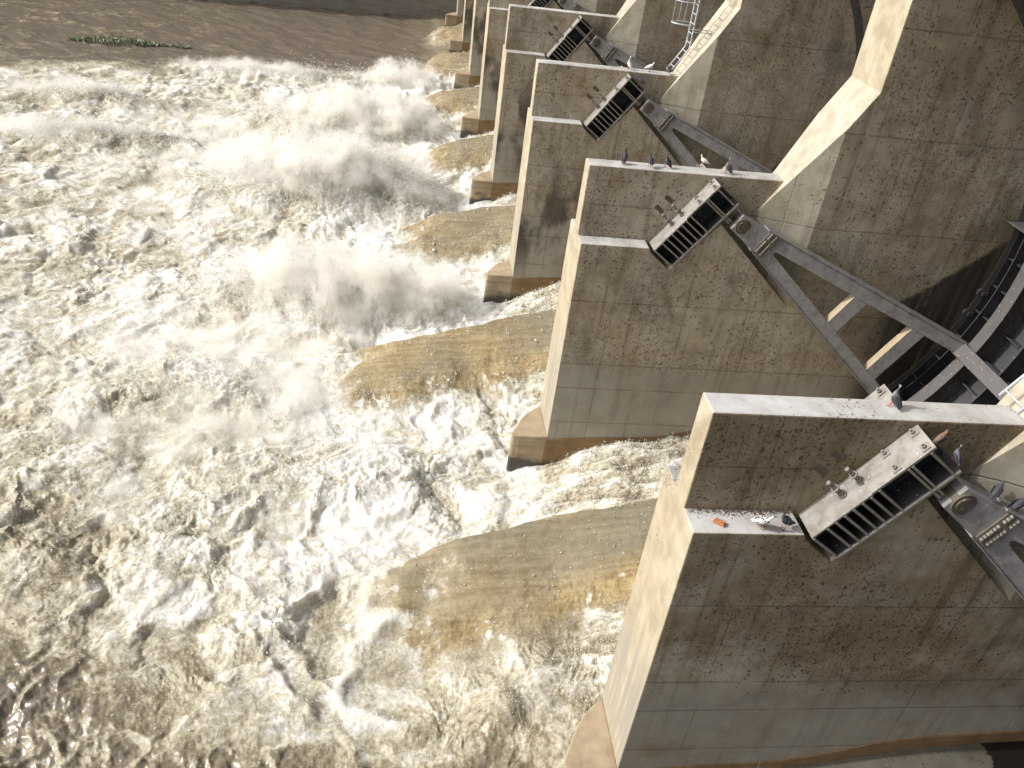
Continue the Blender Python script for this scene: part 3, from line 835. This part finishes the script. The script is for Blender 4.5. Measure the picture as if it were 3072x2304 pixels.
el[1].position = 0.92; el[1].color = C3(0.74, 0.745, 0.735)
for p_, c_ in ((.26, (0.235, 0.20, 0.13)), (.46, (0.42, 0.385, 0.295)), (.68, (0.65, 0.635, 0.575))):
    e_ = el.new(p_); e_.color = C3(*c_)
colb = cr.outputs[0]
sh = g.n('Attribute', attribute_name='sheet').outputs['Fac']
fs = g.noise(g.scaled(pos, (0.9, 7.0, 2.0)), 1.0, 5, .65)
gc = g.mix(g.smooth(g.math('ADD', g.math('MULTIPLY', n1, .5), g.math('MULTIPLY', fs, .5)), .36, .64), C3(0.235, 0.165, 0.07), C3(0.43, 0.335, 0.175))
col = g.mix(sh, colb, g.mix(go, g.mix(g.smooth(fs, .35, .68), C3(0.205, 0.183, 0.125), C3(0.265, 0.24, 0.175)), gc))
tg = g.smooth(g.noise(pos, 70.0, 3, .6),   .72, .76)
col = g.mix(g.math('MULTIPLY', tg, g.math('MULTIPLY', sh, .8)), col, C3(.8, .78, .72))
# glints of tiny droplets, painted into the sheet colour as white specks
g.put(g.b.inputs['Base Color'], col)
g.put(g.b.inputs['Roughness'], g.math('MAXIMUM', g.smooth(f_, .15, .6, .22, .8), g.math('MULTIPLY', sh, g.math('ADD', .16, g.math('MULTIPLY', go, .14)))))
g.put(g.b.inputs['Specular IOR Level'], g.smooth(f_, .2, .6, .5, .12))
bh = g.math('ADD', g.math('MULTIPLY', n1, .6), g.math('MULTIPLY', n2, .4))
g.put(g.b.inputs['Normal'], g.n('Bump', {'Height': bh, 'Distance': .05, 'Strength': g.smooth(f_, .12, .5, .12, .6)}))
g.put(g.b.inputs['Subsurface Weight'], g.smooth(f_, .25, .6, 0.0, .85))
g.b.inputs['Subsurface Radius'].default_value = (.30, .24, .15)
g.b.inputs['Subsurface Scale'].default_value = .7
M['river'] = g.m
me = fast_mesh('river_water', vert, q, [M['river']])
for nm, arr in (('foam', foam), ('gold', gold), ('sheet', sheet)):
    at_ = me.attributes.new(nm, 'FLOAT', 'POINT'); at_.data.foreach_set('value', arr.reshape(-1)[used].astype(np.float32))
me.polygons.foreach_set('use_smooth', np.ones(len(me.polygons), bool))
river = bpy.data.objects.new('river_water', me); COL.objects.link(river); tag(river, kind='structure')

# ------------------------------------------------------------------ spray droplets
rs = np.random.RandomState(5)
cellA = (np.gradient(rr)[:, None] * RR * (aa[1] - aa[0]))
wgt = cellA * (np.clip(pl - .1, 0, 2) * .9 + .22 * act * np.clip(H + .05, 0, .6) * (1 - inbay) * (1 - farcalm) * np.clip(30 / RR, .5, 3) + .03 * sm * (X < 2) + .5 * sm * np.clip(tearing - .3, 0, 1) * (X < 2) + .30 * instream * (X < 4) * (Y > 0)) * keep * (Y < 66) * (X < 5)
cnt = 260000
pr = (wgt / wgt.sum()).ravel()
ch = rs.choice(pr.size, cnt, p=pr)
px, py, pz = PX.ravel()[ch], PY.ravel()[ch], PZ.ravel()[ch]
plv = pl.ravel()[ch]
hgt = rs.exponential(1.0, cnt) * (.035 + .36 * np.clip(plv, 0, 1.6))
px = px + rs.randn(cnt) * (.05 + .12 * plv) - hgt * .25; py = py + rs.randn(cnt) * (.05 + .12 * plv); pz = pz + hgt
dist = np.sqrt((px - CAM[0]) ** 2 + (py - CAM[1]) ** 2 + (pz - CAM[2]) ** 2)
size = rs.lognormal(0, .45, cnt) * .0046 * np.clip(dist / 14, .8, 2.2)
tet = np.array([[1, 1, 1], [1, -1, -1], [-1, 1, -1], [-1, -1, 1]], np.float32)
ax = rs.randn(cnt, 3); ax /= np.linalg.norm(ax, axis=1, keepdims=True)
bx = np.cross(ax, rs.randn(cnt, 3)); bx /= np.linalg.norm(bx, axis=1, keepdims=True); cxv = np.cross(ax, bx)
vv = np.einsum('ij,njk->nik', tet, np.stack([ax, bx, cxv], 1)) * size[:, None, None]
vv = vv + np.stack([px, py, pz], -1)[:, None, :]
fc = (np.arange(cnt)[:, None, None] * 4 + np.array([[0, 1, 2], [0, 3, 1], [0, 2, 3], [1, 3, 2]])[None]).reshape(-1, 3)
g = NT('white_spray')
g.b.inputs['Base Color'].default_value = C3(0.95, 0.94, 0.91); g.b.inputs['Roughness'].default_value = 0.5
tr = g.n('BsdfTranslucent', {'Color': C3(0.95, 0.94, 0.91)})
mx = g.n('MixShader', {0: .5}); g.t.links.new(g.b.outputs[0], mx.inputs[1]); g.t.links.new(tr.outputs[0], mx.inputs[2]); g.t.links.new(mx.outputs[0], g.out.inputs[0])
me = fast_mesh('spray', vv.reshape(-1, 3), fc, [g.m])
sp_ = bpy.data.objects.new('spray', me); COL.objects.link(sp_)
tag(sp_, 'white spray droplets thrown up over the foaming water', 'spray', kind='stuff')

# ------------------------------------------------------------------ mist
g = NT('spray_mist')
g.t.nodes.remove(g.b)
oc = g.n('TexCoord').outputs['Object']
pos = g.n('NewGeometry').outputs['Position']
ln = g.n('VectorMath', {0: oc}, operation='LENGTH').outputs['Value']
nb = g.noise(pos, .85, 7, .62)
nf = g.noise(g.scaled(pos, (3.2, 3.2, 2.0)), 1.0, 4, .6)
oc_ = g.n('SeparateColor', {0: g.n('ObjectInfo').outputs['Color']})
bias = oc_.outputs[1]
shp = g.math('ADD', g.math('SUBTRACT', bias, ln), g.math('MULTIPLY', g.math('SUBTRACT', nb, .5), 1.7))
shp = g.math('ADD', shp, g.math('MULTIPLY', g.math('SUBTRACT', nf, .5), .7))
ng = g.noise(g.scaled(pos, (11.0, 11.0, 6.0)), 1.0, 3, .65)
shp = g.math('ADD', shp, g.math('MULTIPLY', g.math('SUBTRACT', ng, .5), .9))
inside = g.smooth(ln, 1.0, .82)
den = g.math('MULTIPLY', g.smooth(shp, .04, .42), inside)
thick = g.n('ObjectInfo').outputs['Color']
tk = g.n('SeparateColor', {0: thick}).outputs[0]
pv_ = g.n('VolumePrincipled', {'Density': g.math('MULTIPLY', den, g.math('MULTIPLY', tk, 3.2)), 'Color': C3(.995, .985, .955), 'Anisotropy': 0.0})
g.t.links.new(pv_.outputs[0], g.out.inputs['Volume'])
bm = bmesh.new(); bmesh.ops.create_icosphere(bm, subdivisions=3, radius=1.0)
mist_me = bpy.data.meshes.new('mist'); bm.to_mesh(mist_me); bm.free(); mist_me.materials.append(g.m)
MIST = (((-5.6, 17.0, -8.2), (5.4, 2.0, 2.9), 1, 'broad bank of white spray mist behind the third pier'),
        ((-6.9, 27.0, -8.2), (6.2, 2.7, 3.1), 1, 'tallest billow of white spray mist behind the fourth pier'),
        ((-6.4, 36.4, -8.2), (5.8, 2.8, 2.6), 1, 'white spray mist behind the fifth pier, beyond the tallest billow'),
        ((-4.0, 45.7, -8.3), (3.0, 2.0, 1.9), 1, 'small puff of spray mist at the far end of the foam, near the piers'),
        ((-12.5, 45.6, -8.4), (7, 1.6, 1.1), .5, 'low line of spray along the far edge of the foam'),
        ((-19, 31.6, -8.4), (4.5, 1.7, 1.3), .45, 'low spray mist at the left edge of the photo, on the long breaking wave'),
        ((-21, 38.2, -8.4), (4.5, 1.5, 1.2), .4, 'low spray mist at the far left below the floating weeds'),
        ((-8.5, 12.5, -8.35), (8.5, 10.0, .9), .7, 'soft patches of white froth mist over the near half of the foaming water'),
        ((-10.5, 31.0, -8.35), (11.0, 15.0, .93), .7, 'soft patches of white froth mist over the far half of the foaming water'),
        ((-1.1, 1.7, -8.2), (1.1, .9, 1.0), .7, 'small spray splashing beside the nearest pier foot'))
for c_, r_, th_, lb_ in MIST:
    o = bpy.data.objects.new('mist', mist_me); COL.objects.link(o)
    o.location = c_; o.scale = r_; o.color = (th_, .86 if r_[2] > .95 else .56, 0, 1)
    tag(o, lb_, 'mist', 'spray mist over the water', 'stuff')
S.cycles.volume_bounces = 12
S.cycles.volume_step_rate = 0.5
S.cycles.volume_max_steps = 256

# ------------------------------------------------------------------ pigeons
def loft(st, n=12):
    """stations: (x, z, half width, half height)"""
    mb = MB(); vs = []; fs = []
    for x, zc, a, b in st:
        for k in range(n):
            t = 2 * math.pi * k / n
            vs.append((x, a * math.cos(t), zc + b * math.sin(t)))
    for i in range(len(st) - 1):
        for k in range(n):
            l = (k + 1) % n
            fs.append((i * n + k, i * n + l, (i + 1) * n + l, (i + 1) * n + k))
    fs += [tuple(range(n - 1, -1, -1)), tuple(range((len(st) - 1) * n, len(st) * n))]
    return mb.add(vs, fs)
PG = {}
def pigeon_parts(pose):
    up_ = {'stand': 0.0, 'tall': 0.05, 'peck': -0.10}[pose]
    body = [(-.175, .125, .022, .006), (-.12, .128, .028, .011), (-.085, .132, .036, .026), (-.05, .138, .05, .042), (0.0, .145, .06, .055), (.045, .155, .057, .058), (.08, .172 + up_ * .3, .043, .05), (.098, .195 + up_ * .6, .03, .034), (.104, .218 + up_ * .9, .022, .024), (.112, .235 + up_, .025, .023), (.125, .242 + up_, .024, .022), (.14, .24 + up_, .015, .014), (.147, .238 + up_, .006, .006)]
    if pose == 'peck':
        body = body[:6] + [(.085, .14, .042, .045), (.108, .115, .03, .03), (.122, .092, .023, .023), (.135, .074, .024, .023), (.145, .062, .02, .02), (.152, .05, .008, .008)]
    return body
def pigeon(label, loc, yaw, col, pose='stand', wing=None, sc=1.0):
    e = empty('pigeon', loc, label, 'pigeon', 'pigeons perched on the dam')
    e.rotation_euler.z = yaw; e.scale = (sc,) * 3
    key = pose
    def part(nm, mk, mt, smooth=True, subd=0):
        k = (nm, pose, mt)
        if k not in PG:
            o = mk().build(nm, [M[mt]], None, smooth=smooth)
            if subd:
                s_ = o.modifiers.new('sub', 'SUBSURF'); s_.levels = subd; s_.render_levels = subd
            PG[k] = o
        else:
            o = PG[k].copy(); COL.objects.link(o)
        o.location = (0, 0, 0); o.parent = e
        return o
    pitch = {'stand': R(14), 'tall': R(38), 'peck': 0}[pose]
    part('body', lambda: loft(pigeon_parts(pose)), col, subd=1)
    for sd in (-1, 1):
        def mkw(sd=sd):
            mb = MB(); st = [(.055, .165, .02), (.02, .158, .042), (-.04, .148, .04), (-.10, .138, .022), (-.15, .13, .006)]
            vs = []; fs = []
            for x, zc, h in st:
                yy = sd * (.058 if x > -.05 else .045)
                vs += [(x, yy * .92, zc + h), (x, yy + sd * .008, zc + h * .2), (x, yy * .98, zc - h)]
            for i in range(len(st) - 1):
                for j in range(2): fs.append((i * 3 + j, i * 3 + j + 1, i * 3 + j + 4, i * 3 + j + 3))
            return mb.add(vs, fs)
        nm = 'wing'
        PGk = (nm + str(sd), pose, wing or col)
        if PGk not in PG:
            o = mkw().build(nm, [M[wing or col]], None, smooth=True)
            s_ = o.modifiers.new('sol', 'SOLIDIFY'); s_.thickness = .006
            PG[PGk] = o
        else:
            o = PG[PGk].copy(); COL.objects.link(o)
        o.location = (0, 0, 0); o.parent = e
        def mkl(sd=sd):
            mb = MB(); mb.cyl((.01, sd * .025, .10), (.018, sd * .025, .006), .007, .004, 6)
            for a_ in (-.5, 0, .5, 3.1): mb.cyl((.018, sd * .025, .006), (.018 + .035 * math.cos(a_), sd * .025 + .035 * math.sin(a_), .003), .004, .002, 5)
            return mb
        PGk = ('leg' + str(sd), '', '')
        if PGk not in PG: o = PG[PGk] = mkl().build('leg', [M['pink']], None, smooth=True)
        else: o = PG[PGk].copy(); COL.objects.link(o)
        o.location = (0, 0, 0); o.parent = e
    bz = {'stand': (.145, .238), 'tall': (.145, .288), 'peck': (.15, .052)}[pose]
    dz = -.004 if pose != 'peck' else -.022
    part('beak', lambda: MB().cyl((bz[0] - .004, 0, bz[1]), (bz[0] + .02 if pose != 'peck' else bz[0] + .008, 0, bz[1] + dz), .006, .001, 6), 'beak')
    for c in kids(e):
        if not c.name.startswith('leg'):
            c.rotation_euler.y = -pitch
            pv = Vector((0, 0, .12)); c.location = pv - Matrix.Rotation(-pitch, 3, 'Y') @ pv
    return e
def onbr(i, wv, nv, y): p = G0 + GD * wv + GN * nv; return (p.x, 9 * i + y, p.z)
pigeon('grey and white pigeon standing on the nearest wall top, back to the camera', (2.56, .30, 0.0), R(128), 'feather_grey', 'tall', 'feather_dark', 1.0)
pigeon('white pigeon with black flecks pecking on the nearest ledge beside the brick', (.98, -.36, -1.61), R(-35), 'feather_pied', 'stand', 'feather_pied', .95)
pigeon('dark slate pigeon on the nearest ledge, against the bracket', (1.30, -.36, -1.61), R(200), 'feather_dark', 'stand', 'feather_dark')
pigeon('brown pigeon behind the upper end of the nearest trunnion bracket', onbr(0, 1.965, .28, -.2), R(20), 'feather_brown', 'stand', 'feather_dark', .8)
pigeon('grey pigeon with pale head on the lower flange of the nearest bracket', onbr(0, 1.955, .60, -.3), R(100), 'feather_grey', 'tall', 'feather_dark', .82)
pu = lambda u, v, i, off: (H0.x + AX.x * u + AV.x * v, 9 * i + A - dd(u) + off, H0.z + AX.z * u + AV.z * v)
pigeon('dark pigeon with glossy neck on the nearest gate arm, left of its neighbour', pu(.36, .27, 0, .12), R(35), 'feather_dark', 'stand', 'feather_dark', .95)
pigeon('dark pigeon on the nearest gate arm beside the bolts, right of its neighbour', pu(.74, .33, 0, .12), R(15), 'feather_dark', 'stand', 'feather_dark', .9)
pigeon('black pigeon standing alone, leftmost on the second wall top', (.81, 9.28, 0), R(75), 'feather_dark', 'tall', 'feather_dark')
pigeon('black pigeon in the middle of the three on the second wall top', (1.37, 9.2, 0), R(95), 'feather_dark', 'stand', 'feather_dark')
pigeon('dark pigeon with long tail, rightmost of the three on the second wall top', (1.75, 9.24, 0), R(150), 'feather_dark', 'tall', 'feather_dark')
pigeon('white pigeon perched on the bracket end behind the second wall', (2.72, 9.62, -0.03), R(170), 'feather_white', 'stand', 'feather_white', .9)
pigeon('grey pigeon walking on the second wall top, right of the white pigeon', (3.13, 9.2, 0), R(140), 'feather_grey', 'tall', 'feather_dark')
pigeon('dark pigeon on the upper end of the third pier bracket', onbr(2, 1.965, .45, -.25), R(140), 'feather_dark', 'stand', 'feather_dark')
pigeon('upright white pigeon on the third wall top', (2.86, 18.25, 0), R(140), 'feather_white', 'tall', 'feather_white', 1.1)
pigeon('plump white pigeon crouching on the third wall top near the ladder', (3.51, 18.18, 0), R(-10), 'feather_white', 'stand', 'feather_white', 1.05)
pigeon('dusky pigeon at the foot of the ladder on the third wall top', (4.06, 18.12, 0), R(110), 'feather_grey', 'stand', 'feather_dark', .85)

# ------------------------------------------------------------------ small things
mb = MB(); mb.box(-.075, .075, -.04, .04, 0, .045)
br = mb.build('brick_fragment', [M['brick']], None, bevel=.006)
br.location = (.42, -.28, -1.607); br.rotation_euler.z = R(-38)
tag(br, 'broken red brick lying on the nearest pier ledge', 'brick')
for k in range(60):
    v_ = br.data.vertices[k % len(br.data.vertices)]
for v_ in br.data.vertices: v_.co += Vector((random.uniform(-.012, .012), random.uniform(-.008, .008), random.uniform(-.006, .004) if v_.co.z > .01 else 0))
# mud and droppings gathered along the inner edge of the ledges
mb = MB()
for i in range(2):
    for k in range(420 if i == 0 else 160):
        t = random.random(); x = .05 + 1.45 * t
        y = 9 * i - abs(random.gauss(0, .055 if i == 0 else .02)) - .012
        if y < 9 * i - .4: continue
        r = random.uniform(.006, .018)
        c = Vector((x, y, -1.61 + r * .3))
        pts = [c + Vector((random.uniform(-1, 1), random.uniform(-1, 1), random.uniform(-.4, .9))) * r for _ in range(5)]
        mb.add(pts, [(0, 1, 2), (0, 2, 3), (0, 3, 1), (1, 4, 2), (2, 4, 3), (3, 4, 1)])
o = mb.build('ledge_debris', [M['dirt']], None, recalc=False)
tag(o, 'brown dirt and droppings gathered along the ledges of the two nearest piers', 'debris', kind='stuff')
for k, (x, y, a_, l_) in enumerate(((4.7, -.95, .7, .22), (4.35, -1.05, 2.6, .16), (3.9, -.9, .3, .12))):
    mb = MB(); zf = -6.61 if x > 4.6 else -6.68
    mb.tube([(x, y, zf), (x + l_ * .5 * math.cos(a_), y + l_ * .5 * math.sin(a_), zf + .03), (x + l_ * math.cos(a_), y + l_ * math.sin(a_), zf + .01)], .008, 6)
    tw = mb.build('twig', [M['dirt']], None, origin=(x, y, zf))
    tag(tw, 'thin dark twig on the dry concrete floor at the lower right corner', 'twig', 'twigs on the dry floor')
# floating weeds
mb = MB()
def leaf(c, l, wd, yaw, pitch):
    d = Vector((math.cos(yaw) * math.cos(pitch), math.sin(yaw) * math.cos(pitch), math.sin(pitch)))
    s_ = Vector((-math.sin(yaw), math.cos(yaw), 0))
    c = Vector(c)
    mb.add([c, c + d * l * .5 + s_ * wd, c + d * l, c + d * l * .5 - s_ * wd], [(0, 1, 2, 3)])
for k in range(1500):
    t = random.random()
    x = -24.6 + 7.0 * t; w_ = .25 + .95 * math.exp(-((t - .38) / .22) ** 2)
    if random.random() > .35 + .65 * math.exp(-((t - .4) / .3) ** 2): continue
    y = 49.4 + .9 * t + random.gauss(0, .38) * w_
    leaf((x, y, -8.42 + random.uniform(0, .28) * w_), random.uniform(.1, .26), random.uniform(.025, .06), random.uniform(0, 6.28), random.uniform(.1, 1.3))
o = mb.build('floating_weeds', [M['leaf']], None, recalc=False)
tag(o, 'long green raft of floating weeds drifting on the calm brown water', 'water weeds')
